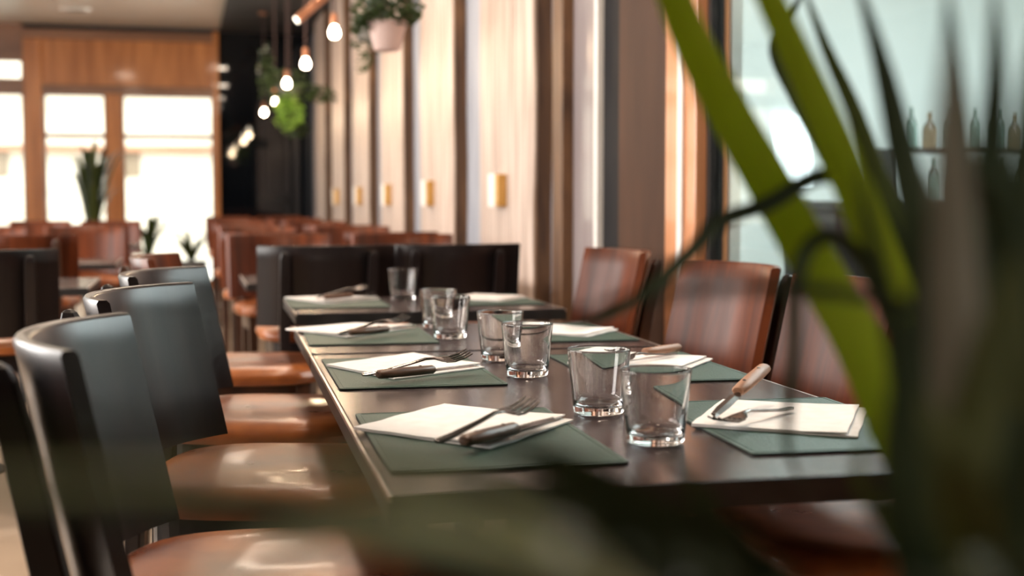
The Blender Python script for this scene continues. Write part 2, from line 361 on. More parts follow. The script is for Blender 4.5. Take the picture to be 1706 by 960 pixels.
# ------------------------------------------------------------------ chairs
SEAT = 0.605
def super_ring(a, b, z, n=40, e=3.2, cx=0.0, zf=None):
    r = []
    for i in range(n):
        t = 2 * PI * i / n; c, s = math.cos(t), math.sin(t)
        x = a * abs(c) ** (2 / e) * (1 if c >= 0 else -1); y = b * abs(s) ** (2 / e) * (1 if s >= 0 else -1)
        r.append((cx + x, y, z + (zf(x, y) if zf else 0)))
    return r
def chair_meshes(back_mat, seat_mat, leg_mat, label):
    t = thing('dining_chair', label, 'chair')
    # leather seat: domed rim with a shallow saddle
    bm = bmesh.new(); rings = []
    dish = lambda x, y: -0.008 * math.exp(-(x * x + y * y) / 0.012)
    for a, z in ((0.190, SEAT - 0.050), (0.220, SEAT - 0.044), (0.228, SEAT - 0.028), (0.223, SEAT - 0.012), (0.208, SEAT - 0.003), (0.17, SEAT), (0.13, SEAT - 0.001), (0.09, SEAT), (0.05, SEAT), (0.02, SEAT)):
        rings.append(super_ring(a, a, z, e=3.4 if a > 0.1 else 2.4, zf=dish if z > SEAT - 0.004 else None))
    loft(bm, rings)
    obj('seat', bm, seat_mat, t, smooth=True)
    bm = bmesh.new()
    loft(bm, [super_ring(0.185, 0.185, z, e=6) for z in (SEAT - 0.105, SEAT - 0.05)])
    obj('seat_frame', bm, leg_mat, t)
    # curved plywood back
    bm = bmesh.new(); n = 22; th = 0.020
    rings = []
    zs = [0.615, 0.69, 0.77, 0.84, 0.890, 0.895]
    for zi, z in enumerate(zs):
        lean = -0.060 * (z - 0.615) / 0.28
        ring = []; ins = 0.004 if zi == len(zs) - 1 else 0
        outer = []
        for i in range(n + 1):
            u = -1 + 2 * i / n; y = 0.232 * u; x = -0.240 + 0.080 * abs(u) ** 2.2 + lean
            nx, ny = 1.0, -0.76 * (abs(u) ** 1.2) * (1 if u > 0 else -1)
            l = math.hypot(nx, ny); nx /= l; ny /= l
            ring.append((x + nx * (th / 2 - ins), y + ny * (th / 2 - ins), z)); outer.append((x - nx * (th / 2 - ins), y - ny * (th / 2 - ins), z))
        rings.append(ring + outer[::-1])
    loft(bm, rings)
    obj('backrest', bm, back_mat, t, smooth=True)
    for s in (-1, 1):
        y = s * 0.150
        def post(z, hx, hy): 
            x = -0.262 + 0.035 - 0.060 * max(0, (z - 0.615)) / 0.28 - 0.02 - (0.02 * (SEAT - z) / SEAT if z < SEAT else 0)
            return [(x - hx, y - hy, z), (x + hx, y - hy, z), (x + hx, y + hy, z), (x - hx, y + hy, z)]
        bm = bmesh.new()
        loft(bm, [post(0.0, 0.014, 0.014), post(SEAT, 0.018, 0.018), post(SEAT + 0.20, 0.016, 0.017), post(0.855, 0.014, 0.016), post(0.870, 0.009, 0.012), post(0.875, 0.004, 0.006)])
        obj('rear_leg', bm, leg_mat, t, bevel=0.004)
        bm = bmesh.new()
        loft(bm, [[(0.165 + q[0] * a, s * 0.165 + q[1] * a, z) for q in ((-1, -1), (1, -1), (1, 1), (-1, 1))] for z, a in ((0, 0.014), (SEAT - 0.05, 0.019))])
        obj('front_leg', bm, leg_mat, t, bevel=0.003)
        obj('side_rail', B(-0.24, 0.155, y - 0.008 + s * 0.012, y + 0.008 + s * 0.012, 0.20, 0.228), leg_mat, t, bevel=0.002)
    return t
chair0 = chair_meshes(M['chair_wood'], M['leather'], M['post_wood'], 'x')
chair1 = chair_meshes(M['dark_shaded_wood'], M['leather'], M['dark_shaded_wood'], 'x')
used = {0: False, 1: False}
def chair(x, y, deg, label, group, dark=False):
    """x, y is the middle of the seat; deg turns the way it faces (0 = towards the right wall)"""
    k = 1 if dark else 0; src = chair1 if dark else chair0
    if not used[k]:
        used[k] = True; t = src
        t.location = (x, y, 0); t.rotation_euler = (0, 0, math.radians(deg)); t['label'] = label; t['group'] = group
        return t
    return dup(src, (x, y, 0), math.radians(deg), label, group)
def chair_tips(a, b, deg, label, group, dark=False):
    """placed from the two upper ends of its back"""
    cx, cy = (a[0] + b[0]) / 2, (a[1] + b[1]) / 2; r = math.radians(deg)
    return chair(cx + 0.220 * math.cos(r), cy + 0.220 * math.sin(r), deg, label, group, dark)
GL = 'chairs on the left side of the laid tables'; GR = 'chairs on the right side of the laid tables'
chair_tips((-0.084, 1.814), (-0.113, 1.365), -4, 'dark-looking wooden chair nearest the camera on the left side of the tables', GL, True)
chair_tips((0.005, 2.485), (-0.123, 2.055), -16, 'dark-looking wooden chair with bluish sheen, second from the camera on the left side', GL, True)
chair_tips((0.045, 3.121), (-0.112, 2.70), -18, 'dark-looking wooden chair, third from the camera on the left side of the tables', GL, True)
chair_tips((-0.02, 3.98), (-0.10, 3.53), -8, 'wooden chair beside the left end of the separate third table', GL)
chair_tips((1.27, 4.12), (1.30, 3.68), 184, 'red-brown chair at the right side of the separate third table', GR)
chair_tips((1.232, 3.17), (1.272, 2.71), 185, 'red-brown chair on the right side below the left end of the glass wall', GR)
chair_tips((1.225, 2.51), (1.20, 2.05), 177, 'red-brown chair on the right side, half hidden behind the lime leaf blades', GR)
chair(0.94, 1.66, 180, 'chair nearest the camera on the right side, back hidden behind dense leaves', GR)
GB = 'dark-looking chairs turned away behind the third table'
chair(0.465, 4.80, 91, 'black-looking chair seen from behind beyond the third table, left of its pair', GB, True)
chair(0.935, 4.84, 88, 'black-looking chair seen from behind beyond the third table, right of its pair', GB, True)

# ------------------------------------------------------------------ tables
def table(x, y, L, W, z, deg, label, group, far=False):
    t = thing('dining_table', label, 'table', (x, y, 0), math.radians(deg), group)
    obj('tabletop', B(0.004, W - 0.004, 0.004, L - 0.004, z - 0.030, z), M['table'], t, bevel=0.002)
    for a in ((0, 0.0035), (W - 0.0035, W)): 
        obj('steel_edging', B(a[0], a[1], 0, L, z - 0.007, z - 0.0005), M['steel_edge'], t)
        obj('black_edging', B(a[0], a[1], 0, L, z - 0.030, z - 0.007), M['black_metal'], t)
    for a in ((0.0005, 0.0035), (L - 0.0035, L - 0.0005)): obj('black_edging', B(0.004, W - 0.004, a[0], a[1], z - 0.030, z - 0.001), M['black_metal'], t)
    for ly in ((0.5,) if L < 1 else (0.25, 0.75)):
        obj('column', lathe(bmesh.new(), [(0.028, 0.02), (0.028, z - 0.045), (0.09, z - 0.04), (0.09, z - 0.031)], W / 2, L * ly, 20), M['black_metal'], t)
        obj('foot', lathe(bmesh.new(), [(0.16, 0.0), (0.16, 0.010), (0.05, 0.022), (0.03, 0.03)], W / 2, L * ly, 28), M['black_metal'], t)
    return t
TZ = 0.73; T3 = 0.74
GT = 'laid tables in a row'
table(0.203, 1.370, 1.330, 0.76, TZ, -1.63, 'long dark table nearest the camera, laid for four', GT)
table(0.2415, 2.718, 0.62, 0.76, TZ, -1.63, 'short dark table pushed against the far end of the long table', GT)
table(0.283, 3.600, 0.60, 0.76, T3, -1.0, 'separate third dark table laid for two, before the black-looking chairs', GT)
fwd_ = (math.sin(math.radians(1.63)), math.cos(math.radians(1.63))); rt_ = (fwd_[1], -fwd_[0])
def T(s, t): return (0.203 + fwd_[0] * s + rt_[0] * t, 1.37 + fwd_[1] * s + rt_[1] * t)

# placemats
bm = bmesh.new()
def rounded(w, l, z0, z1, r, bm, mi=0):
    pts = []
    for cx, cy, a0 in ((w - r, l - r, 0), (r, l - r, 90), (r, r, 180), (w - r, r, 270)):
        for k in range(5):
            a = math.radians(a0 + k * 22.5); pts.append((cx + r * math.cos(a), cy + r * math.sin(a)))
    loft(bm, [[(p[0], p[1], z) for p in pts] for z in (z0, z1)], mi=mi)
rounded(0.285, 0.43, 0, 0.0032, 0.008, bm, 1)
bm2 = bm
m0 = obj('placemat', bm2, M['mat'], mats=[M['mat'], M['mat_edge']], bevel=0.0008)
for p in m0.data.polygons:
    if p.normal.z > 0.9: p.material_index = 0
m0['category'] = 'placemat'
def stitch(parent):
    bm = bmesh.new(); a = 0.007; w = 0.0012
    box(bm, a, 0.285 - a, a, a + w, 0.003, 0.0038); box(bm, a, 0.285 - a, 0.43 - a - w, 0.43 - a, 0.003, 0.0038)
    box(bm, a, a + w, a, 0.43 - a, 0.003, 0.0038); box(bm, 0.285 - a - w, 0.285 - a, a, 0.43 - a, 0.003, 0.0038)
    return obj('stitched_border', bm, M['mat'], parent)
stitch(m0)
mats = [(0.110, 0.016, TZ, -1.6, 'green placemat at the near left seat, under the first diamond napkin'),
        (0.800, 0.016, TZ, -1.6, 'green placemat on the left of the long table, second from the camera'),
        (1.490, 0.008, TZ, -2.4, 'green placemat on the left of the short table'),
        (2.385, 0.012, T3, -1.2, 'green placemat on the left of the separate third table'),
        (0.125, 0.462, TZ, -3.2, 'green placemat at the near right seat, under the rectangular looking napkin'),
        (0.775, 0.462, TZ, -2.4, 'green placemat on the right of the long table, behind the two near tumblers'),
        (1.450, 0.458, TZ, -1.6, 'green placemat on the right of the short table'),
        (2.390, 0.470, T3, -0.6, 'green placemat on the right of the separate third table')]
for i, (s, t_, z, dg, lab) in enumerate(mats):
    o = m0 if i == 0 else dup(m0)
    p = T(s, t_)
    o.location = (p[0], p[1], z + 0.0003); o.rotation_euler = (0, 0, math.radians(dg)); tag(o, lab, 'placemat', 'green placemats on the tables')

# napkins: folded squares, two leaves and a crease
def napkin(c, z, label, seed, fold=1):
    rnd = random.Random(seed)
    t = thing('paper_napkin', label, 'napkin', (0, 0, z), 0, 'folded napkins on the placemats')
    cx = sum(p[0] for p in c) / 4; cy = sum(p[1] for p in c) / 4
    t.location = (cx, cy, z)
    Q = [(p[0] - cx, p[1] - cy) for p in c]
    ph = [rnd.uniform(0, 6) for _ in range(4)]
    def leaf(name, Q, z0, th, lift):
        bm = bmesh.new(); n = 14
        top = [[None] * (n + 1) for _ in range(n + 1)]; bot = [[None] * (n + 1) for _ in range(n + 1)]
        for i in range(n + 1):
            for j in range(n + 1):
                u, v = i / n, j / n
                x = (1-u)*(1-v)*Q[0][0] + u*(1-v)*Q[1][0] + u*v*Q[2][0] + (1-u)*v*Q[3][0]
                y = (1-u)*(1-v)*Q[0][1] + u*(1-v)*Q[1][1] + u*v*Q[2][1] + (1-u)*v*Q[3][1]
                e = 0.0012 * math.sin(9 * u + ph[0]) * math.sin(7 * v + ph[1])
                x += 0.0012 * math.sin(14 * v + ph[2]); y += 0.0012 * math.sin(13 * u + ph[3])
                zz = z0 + lift * max(0, v - 0.4) ** 2 + abs(e)
                top[i][j] = bm.verts.new((x, y, zz + th)); bot[i][j] = bm.verts.new((x, y, z0 + (zz - z0) * 0.9))
        for i in range(n):
            for j in range(n):
                bm.faces.new((top[i][j], top[i+1][j], top[i+1][j+1], top[i][j+1]))
                bm.faces.new((bot[i][j], bot[i][j+1], bot[i+1][j+1], bot[i+1][j]))
        for k in range(n):
            bm.faces.new((top[k][0], bot[k][0], bot[k+1][0], top[k+1][0])); bm.faces.new((top[k+1][n], bot[k+1][n], bot[k][n], top[k][n]))
            bm.faces.new((top[0][k+1], bot[0][k+1], bot[0][k], top[0][k])); bm.faces.new((top[n][k], bot[n][k], bot[n][k+1], top[n][k+1]))
        return obj(name, bm, M['paper'], t, smooth=True)
    leaf('lower_leaf', Q, 0, 0.0022, 0.0)
    # upper leaf falls short of the last side, where the fold opens
    f = 0.06
    Q2 = [Q[0], Q[1], (Q[2][0] + (Q[1][0]-Q[2][0]) * f, Q[2][1] + (Q[1][1]-Q[2][1]) * f), (Q[3][0] + (Q[0][0]-Q[3][0]) * f, Q[3][1] + (Q[0][1]-Q[3][1]) * f)]
    leaf('upper_leaf', Q2, 0.0024, 0.0016, 0.012 * fold)
    return t
NZ = TZ + 0.0042; NZ3 = T3 + 0.0042
napkin([(0.216, 1.763), (0.374, 1.938), (0.524, 1.762), (0.362, 1.582)], NZ, 'white diamond-laid napkin nearest the camera on the left, its corner over the table edge', 1)
napkin([(0.250, 2.470), (0.440, 2.620), (0.532, 2.375), (0.345, 2.254)], NZ, 'white napkin under the sharp brown-handled knife, second on the left', 2)
napkin([(0.227, 3.204), (0.407, 3.320), (0.543, 3.188), (0.351, 2.985)], NZ, 'white napkin on the left of the short table, its corner over the table edge', 3)
napkin([(0.292, 4.13), (0.463, 4.19), (0.575, 4.03), (0.390, 3.87)], NZ3, 'white napkin on the left of the separate third table', 4)
napkin([(0.668, 1.681), (0.799, 1.882), (0.977, 1.76), (0.843, 1.544)], NZ, 'large looking white napkin nearest the camera on the right', 5, 0.6)
napkin([(0.697, 2.391), (0.833, 2.560), (0.995, 2.393), (0.872, 2.236)], NZ, 'white napkin seen through a near tumbler, second on the right', 6, 0.5)
napkin([(0.760, 3.00), (0.885, 3.150), (1.005, 3.010), (0.885, 2.862)], NZ, 'white napkin on the right of the short table', 7, 0.5)
napkin([(0.79, 3.98), (0.90, 4.16), (1.03, 3.99), (0.905, 3.84)], NZ3, 'white napkin on the right of the separate third table', 8, 0.5)

# cutlery
def make_fork():
    t = thing('fork', 'x', 'fork', group='forks on the napkins')
    bm = bmesh.new(); rings = []
    for x, w_, h_, z in ((-0.095, 0.003, 0.0015, 0.003), (-0.090, 0.0052, 0.0018, 0.003), (-0.06, 0.0048, 0.0016, 0.004), (-0.01, 0.0032, 0.0016, 0.009), (0.02, 0.0026, 0.0018, 0.013), (0.035, 0.004, 0.0014, 0.012), (0.045, 0.0105, 0.0010, 0.009), (0.055, 0.0125, 0.0009, 0.007)):
        rings.append([(x, w_ * a, z + h_ * b) for a, b in ((-1, -0.6), (-0.6, -1), (0.6, -1), (1, -0.6), (1, 0.6), (0.6, 1), (-0.6, 1), (-1, 0.6))])
    loft(bm, rings); obj('handle', bm, M['steel'], t, smooth=True)
    for k in range(4):
        y = -0.0105 + k * 0.007
        bm = bmesh.new()
        loft(bm, [[(x, y + a * w_, z + b * 0.0009) for a, b in ((-1, -1), (1, -1), (1, 1), (-1, 1))] for x, z, w_ in ((0.053, 0.007, 0.0019), (0.07, 0.0055, 0.0018), (0.088, 0.0085, 0.0016), (0.103, 0.014, 0.0009))])
        obj('tine', bm, M['steel'], t)
    return t
def make_knife(hm):
    t = thing('table_knife', 'x', 'knife', group='knives on the napkins')
    bm = bmesh.new(); rings = []
    for x, w_, h_ in ((-0.107, 0.007, 0.005), (-0.103, 0.011, 0.0078), (-0.06, 0.0120, 0.0085), (-0.02, 0.0115, 0.0080), (0.004, 0.0105, 0.0076), (0.008, 0.008, 0.006)):
        rings.append([(x, w_ * math.cos(a), 0.0088 + h_ * math.sin(a)) for a in [2 * PI * k / 12 for k in range(12)]])
    loft(bm, rings); h = obj('handle', bm, hm, t, smooth=True)
    for x in (-0.08, -0.02): obj('rivet', lathe(bmesh.new(), [(0.0025, 0.0150), (0.0025, 0.0176)], x, 0, 10), M['steel'], h)
    bm = bmesh.new(); rings = []
    for x, w_, y in ((0.006, 0.004, 0), (0.012, 0.005, 0), (0.02, 0.0085, 0.001), (0.07, 0.0095, 0.0015), (0.10, 0.007, 0.002), (0.112, 0.0015, 0.006)):
        rings.append([(x, y - w_, 0.0068), (x, y, 0.0060), (x, y + w_, 0.0064), (x, y + w_, 0.0072), (x, y, 0.0080)])
    loft(bm, rings); obj('blade', bm, M['steel'], t)
    return t
fork0 = make_fork(); knife0 = make_knife(M['handle_wood']); knifeR = make_knife(M['pale_handle'])
def put(o, first, loc, rot, label):
    r = o if first else dup(o)
    r.location = loc; r.rotation_euler = tuple(math.radians(a) for a in rot); r['label'] = label
    return r
CZ = NZ + 0.0075; CZ3 = NZ3 + 0.0075
def setting(k_first, kx, ky, kdeg, fx, fy, fdeg, z, klab, flab):
    put(knife0, k_first, (kx, ky, z), (0, 0, kdeg), klab)
    f = put(fork0, k_first, (fx + 0.003 * math.cos(math.radians(fdeg)), fy + 0.003 * math.sin(math.radians(fdeg)), z + 0.0105), (13, -4.6, fdeg), flab)
    f.scale = (1.05, 1.15, 1.1)
setting(True, 0.402, 1.634, 43, 0.366, 1.644, 41, CZ, 'brown-handled knife on the near left napkin', 'steel fork beside the knife on the near left napkin')
setting(False, 0.407, 2.250, 24, 0.379, 2.259, 17, CZ, 'sharply focused brown-handled knife on the second left napkin', 'sharply focused steel fork beside the knife on the second left napkin')
setting(False, 0.440, 3.005, 34, 0.408, 3.012, 34, CZ, 'dark-handled knife on the left napkin of the short table', 'steel fork on the left napkin of the short table')
setting(False, 0.480, 4.010, 38, 0.450, 4.022, 38, CZ3, 'dark-handled knife on the left napkin of the third table', 'steel fork on the left napkin of the third table')
put(knifeR, True, (0.762, 1.735, CZ + 0.024), (0, 11, 226), 'pale-handled knife propped up on the near right napkin')
put(fork0, False, (0.760, 1.672, CZ + 0.001), (0, 0, 216), 'steel fork with tines towards the camera on the near right napkin')
put(knifeR, False, (0.865, 2.415, CZ + 0.001), (0, 0, 214), 'knife on the second right napkin seen behind the tumblers')
put(fork0, False, (0.842, 2.362, CZ + 0.001), (0, 0, 214), 'steel fork seen through a tumbler on the second right napkin')

# tumblers
def tumbler(r, h, label, loc):
    bm = bmesh.new(); rb = r * 0.80
    prof = [(0.001, 0.0), (rb - 0.004, 0.0), (rb - 0.001, 0.002), (rb, 0.005), (rb + (r - rb) * 0.15, 0.02), (r - 0.0005, h - 0.003), (r - 0.0004, h - 0.0008), (r - 0.0011, h), (r - 0.0018, h - 0.0008), (r - 0.0021, h - 0.003),
            (rb + (r - rb) * 0.15 - 0.0024, 0.022), (rb - 0.004, 0.0145), (rb - 0.009, 0.0115), (0.001, 0.0105)]
    lathe(bm, prof, seg=56)
    o = obj('tumbler', bm, M['glass'], smooth=True)
    o.location = loc
    return tag(o, label, 'glass', 'clear tumblers down the middle of the tables')
tumbler(0.0470, 0.096, 'clear tumbler nearest the camera, standing between the near placemats', (0.585, 1.600, TZ + 0.0004))
tumbler(0.0470, 0.096, 'clear tumbler just behind the nearest one, a fork seen through it', (0.586, 1.845, TZ + 0.0004))
tumbler(0.0470, 0.096, 'sharply focused clear tumbler, front one of the middle pair', (0.588, 2.275, TZ + 0.0004))
tumbler(0.0470, 0.096, 'clear tumbler, rear one of the middle pair', (0.598, 2.525, TZ + 0.0004))
tumbler(0.0470, 0.096, 'clear tumbler on the short table, front one of its pair', (0.583, 2.960, TZ + 0.0004))
tumbler(0.0470, 0.096, 'clear tumbler on the short table, rear one of its pair', (0.603, 3.215, TZ + 0.0004))
tumbler(0.0475, 0.097, 'clear tumbler alone on the separate third table', (0.645, 4.030, T3 + 0.0004))

# ------------------------------------------------------------------ tables and chairs further back
GF = 'dark tables farther back in the room'
rows = ['first', 'second', 'third', 'fourth', 'fifth', 'sixth']
y = 5.15
for r in range(5):
    table(0.22, y, 0.66, 1.05, TZ, 0, 'bare dark table along the boarded wall, %s row behind the laid tables' % rows[r], GF)
    for s, x in (('left', 0.42), ('right', 0.98)):
        chair(x + random.uniform(-.02, .02), y + 0.72 + random.uniform(-.02, .02), -90 + random.uniform(-4, 4), 'orange-brown chair facing the camera, %s bare table by the wall, %s one' % (rows[r], s), 'orange-brown chairs along the boarded wall')
        if r < 4: chair(x + random.uniform(-.02, .02), y + 1.66 + random.uniform(-.02, .02), 90 + random.uniform(-4, 4), 'orange-brown chair turned away, %s bare table by the wall, %s one' % (rows[r + 1], s), 'orange-brown chairs along the boarded wall')
    y += 2.10
# left aisle
GA = 'chairs of the left aisle'
chair(-0.66, 4.62, 97, 'black-looking chair seen from behind at the left edge of the picture', GA, True)
chair(-0.72, 6.55, 90, 'dark red chair behind the black one at the left edge', GA, False)
table(-1.35, 5.05, 0.70, 1.0, TZ, 0, 'bare dark table in the left aisle, nearest the camera', GF)
chair(-1.15, 6.05, -90, 'dark red chair facing the camera across the nearest left aisle table', GA)
table(-1.35, 7.0, 0.70, 1.0, TZ, 0, 'bare dark table in the middle of the left aisle', GF)
chair(-0.60, 8.15, -92, 'orange-brown chair facing the camera behind the middle left aisle table', GA)
chair(-1.15, 8.15, -88, 'orange-brown chair left of its neighbour behind the middle left aisle table', GA)
chair(-0.62, 9.6, 90, 'brown chair with its back to the camera before the farthest left aisle table', GA)
table(-1.55, 10.0, 0.70, 1.2, TZ, 0, 'bare dark table in the left aisle, farthest from the camera', GF)
chair(-1.15, 11.1, -90, 'orange-brown chair behind the farthest left aisle table, left of two', GA)
chair(-0.60, 11.1, -90, 'orange-brown chair behind the farthest left aisle table, right of two', GA)
chair(-0.62, 1.50, 176, 'chair back to back with the nearest left chair, at the picture edge', GA)

# ------------------------------------------------------------------ pendants
def pendant_at(src, x, y, z, label):
    if src is None:
        t = thing('pendant_bulb', label, 'pendant lamp', (x, y, z), 0, 'bare pendant bulbs in a row')
        bm = lathe(bmesh.new(), [(0.004, -0.030), (0.018, -0.027), (0.028, -0.014), (0.030, 0.0), (0.026, 0.018), (0.017, 0.034), (0.014, 0.045)], seg=20)
        obj('bulb', bm, M['bulb'], t, smooth=True)
        obj('socket', lathe(bmesh.new(), [(0.020, 0.042), (0.022, 0.05), (0.020, 0.105), (0.008, 0.115)], seg=16), M['copper'], t, smooth=True)
        obj('cord', tube(bmesh.new(), [(0, 0, 0.11), (0.004, 0, 0.5), (0, 0, 3.06 - z)], 0.006), M['cord'], t)
        obj('ceiling_rose', lathe(bmesh.new(), [(0.05, 3.06 - z - 0.025), (0.05, 3.06 - z)], seg=16), M['copper'], t, smooth=False)
        return t
    return dup(src, (x, y, z), 0, label)
bulbs = [(0.830, 7.577, 'nearest the camera, highest in the picture'), (0.820, 9.317, 'second from the camera'), (0.807, 10.896, 'third from the camera, above the bright ivy'), (0.828, 12.708, 'fourth from the camera, left of the bright ivy'), (0.824, 14.422, 'farthest from the camera, lowest in the picture')]
p0 = None
for x, y_, lab in bulbs:
    p = pendant_at(p0, x, y_, 2.0, 'lit bare bulb hanging on a cord, ' + lab)
    if p0 is None: p0 = p
    d = bpy.data.lights.new('bulb_light', 'POINT'); d.energy = 9; d.color = (1.0, 0.72, 0.45); d.shadow_soft_size = 0.04
    o = bpy.data.objects.new('bulb_light', d); C.objects.link(o); o.location = (x, y_, 1.93)
# the area lights added above the left aisle also warm its chairs
# ------------------------------------------------------------------ hanging plants
def foliage(n, c, r, size, rnd, droop=0.0, bm=None):
    bm = bm or bmesh.new()
    for _ in range(n):
        while True:
            v = Vector((rnd.uniform(-1, 1), rnd.uniform(-1, 1), rnd.uniform(-1, 1)))
            if v.length <= 1: break
        p = Vector(c) + Vector((v.x * r[0], v.y * r[1], v.z * r[2]))
        p.z -= droop * (abs(v.x) + abs(v.y)) * 0.5
        s = size * rnd.uniform(0.6, 1.3)
        q = Matrix.Rotation(rnd.uniform(0, 6.28), 3, 'Z') @ Matrix.Rotation(rnd.uniform(-1.2, 1.2), 3, 'X') @ Matrix.Rotation(rnd.uniform(-0.8, 0.8), 3, 'Y')
        pts = [(-0.5, 0, 0), (-0.15, 0.32, 0.06), (0.2, 0.26, 0.06), (0.6, 0, -0.05), (0.2, -0.26, 0.06), (-0.15, -0.32, 0.06)]
        vs = [bm.verts.new(p + q @ Vector(a) * s) for a in pts]
        bm.faces.new((vs[0], vs[1], vs[2], vs[3])); bm.faces.new((vs[0], vs[3], vs[4], vs[5]))
    return bm
rnd = random.Random(3)
t = thing('hanging_fern', 'bushy green plant in a pink-white pot hung high before the boards', 'plant', (0.925, 6.2, 1.75))
obj('pot', lathe(bmesh.new(), [(0.056, 0.0), (0.062, 0.004), (0.088, 0.115), (0.094, 0.116), (0.094, 0.132), (0.084, 0.132), (0.080, 0.115), (0.056, 0.012)], closed=True, seg=32), M['terracotta'], t, smooth=True)
obj('soil', lathe(bmesh.new(), [(0.079, 0.10), (0.080, 0.115)], seg=24), M['soil'], t)
bm = foliage(700, (0, 0, 0.22), (0.17, 0.17, 0.11), 0.032, rnd, 0.05)
foliage(120, (-0.11, 0, 0.14), (0.07, 0.08, 0.05), 0.03, rnd, 0.05, bm)
tag(obj('foliage', bm, M['ivy'], t), kind='stuff')
for a in range(3):
    an = a * 2.094 + 0.4
    obj('hanger_cord', tube(bmesh.new(), [(0.09 * math.cos(an), 0.09 * math.sin(an), 0.128), (0.0, 0.0, 0.62), (0, 0, 1.31)], 0.002, 6), M['cord'], t)
def hanging_ivy(x, y_, z, label, parts, hang=3.06):
    t = thing('hanging_ivy', label, 'plant', (x, y_, z))
    obj('pot', lathe(bmesh.new(), [(0.07, 0.05), (0.078, 0.054), (0.11, 0.17), (0.10, 0.17), (0.07, 0.07)], closed=True, seg=24), M['grey_pot'], t, smooth=True)
    obj('soil', lathe(bmesh.new(), [(0.08, 0.14), (0.097, 0.155)], seg=24), M['soil'], t)
    for name, mat, blobs in parts:
        bm = bmesh.new()
        for n, c, r, s in blobs: foliage(n, c, r, s, rnd, 0.04, bm)
        tag(obj(name, bm, M[mat], t), kind='stuff')
    obj('hanger_cord', tube(bmesh.new(), [(0, 0, 0.16), (0, 0, hang - z)], 0.004, 6), M['cord'], t)
    return t
hanging_ivy(0.87, 11.4, 1.87, 'large hanging ivy with bright lime patch among the pendant bulbs',
    [('foliage', 'ivy', [(330, (-0.02, 0, 0.16), (0.26, 0.2, 0.16), 0.045), (160, (0.26, 0, 0.10), (0.16, 0.12, 0.08), 0.045), (110, (-0.20, 0, 0.30), (0.07, 0.1, 0.24), 0.04), (110, (0.05, 0, -0.18), (0.12, 0.1, 0.10), 0.045)]),
     ('bright_foliage', 'ivy_bright', [(200, (-0.02, -0.14, -0.06), (0.13, 0.09, 0.17), 0.05)])])
hanging_ivy(1.12, 8.2, 1.98, 'olive hanging plant near the nearest bulb, before the boards',
    [('foliage', 'ivy', [(200, (0, 0, 0.12), (0.12, 0.12, 0.16), 0.035), (60, (-0.04, 0, -0.05), (0.05, 0.05, 0.09), 0.03)])])
# tilted copper tube lamp near the top
t = thing('copper_lamp', 'tilted copper tube lamp at the top edge left of the hanging pot', 'lamp', (0.80, 8.6, 2.27))
obj('shade', tube(bmesh.new(), [(-0.09, 0, -0.06), (0.10, 0, 0.10)], [0.03, 0.024], 16), M['copper'], t, smooth=True)
obj('lit_end', tube(bmesh.new(), [(-0.094, 0, -0.063), (-0.102, 0, -0.069)], 0.022, 16), M['lamp'], t)
obj('rod', tube(bmesh.new(), [(0.0, 0, 0.04), (0.0, 0, 3.06 - 2.27)], 0.005, 8), M['cord'], t)

# ------------------------------------------------------------------ plants by the storefront
def floor_plant(x, y_, label, hh, n):
    t = thing('floor_plant', label, 'plant', (x, y_, 0), 0)
    obj('pot', lathe(bmesh.new(), [(0.13, 0.0), (0.18, 0.38), (0.16, 0.38), (0.12, 0.03)], closed=True, seg=24), M['grey_pot'], t, smooth=True)
    obj('soil', lathe(bmesh.new(), [(0.14, 0.30), (0.155, 0.35)], seg=24), M['soil'], t)
    rn = random.Random(int(x * 100))
    for k in range(n):
        a = rn.uniform(0, 6.28); sp = rn.uniform(0.12, 0.45); h = hh * rn.uniform(0.6, 1.0)
        P = catmull([(0, 0, 0.33), (0.25 * sp * math.cos(a), 0.25 * sp * math.sin(a), 0.35 + h * 0.5), (0.7 * sp * math.cos(a), 0.7 * sp * math.sin(a), 0.35 + h * 0.9), (sp * 1.15 * math.cos(a), sp * 1.15 * math.sin(a), 0.33 + h * 0.95)], 4)
        bm = bmesh.new(); ribbon(bm, P, 0.065, Vector((-math.sin(a), math.cos(a), 0.0)))
        obj('leaf', bm, M['ivy' if k % 3 else 'mid'], t, smooth=True)
def ribbon(bm, P, wd, side=None):
    n = len(P); rings = []
    for i, p in enumerate(P):
        tg = (P[min(i+1, n-1)] - P[max(i-1, 0)]).normalized()
        s_ = side if side is not None else tg.cross((p - Vector((0.0, -0.4, 1.3))).normalized()).normalized()
        s_ = (s_ - tg * s_.dot(tg)).normalized(); nn = tg.cross(s_).normalized()
        u = i / (n - 1); hw = wd / 2 * min(1.0, 0.35 + 2.2 * u) * (1 - max(0, (u - 0.55) / 0.45) ** 1.6 * 0.93)
        th = 0.0005
        rings.append([p - s_ * hw + nn * hw * 0.18, p - s_ * hw * 0.02, p + s_ * hw + nn * hw * 0.18, p + s_ * hw + nn * (hw * 0.18 + th), p + nn * th * 1.5, p - s_ * hw + nn * (hw * 0.18 + th)])
    loft(bm, rings)
floor_plant(-0.98, 14.9, 'tall leafy plant in front of the storefront mullion', 1.45, 22)
floor_plant(-0.42, 15.3, 'low leafy plant on the floor below the right storefront window', 0.62, 16)
floor_plant(0.05, 15.5, 'small leafy plant in the corner of the right storefront window', 0.42, 12)

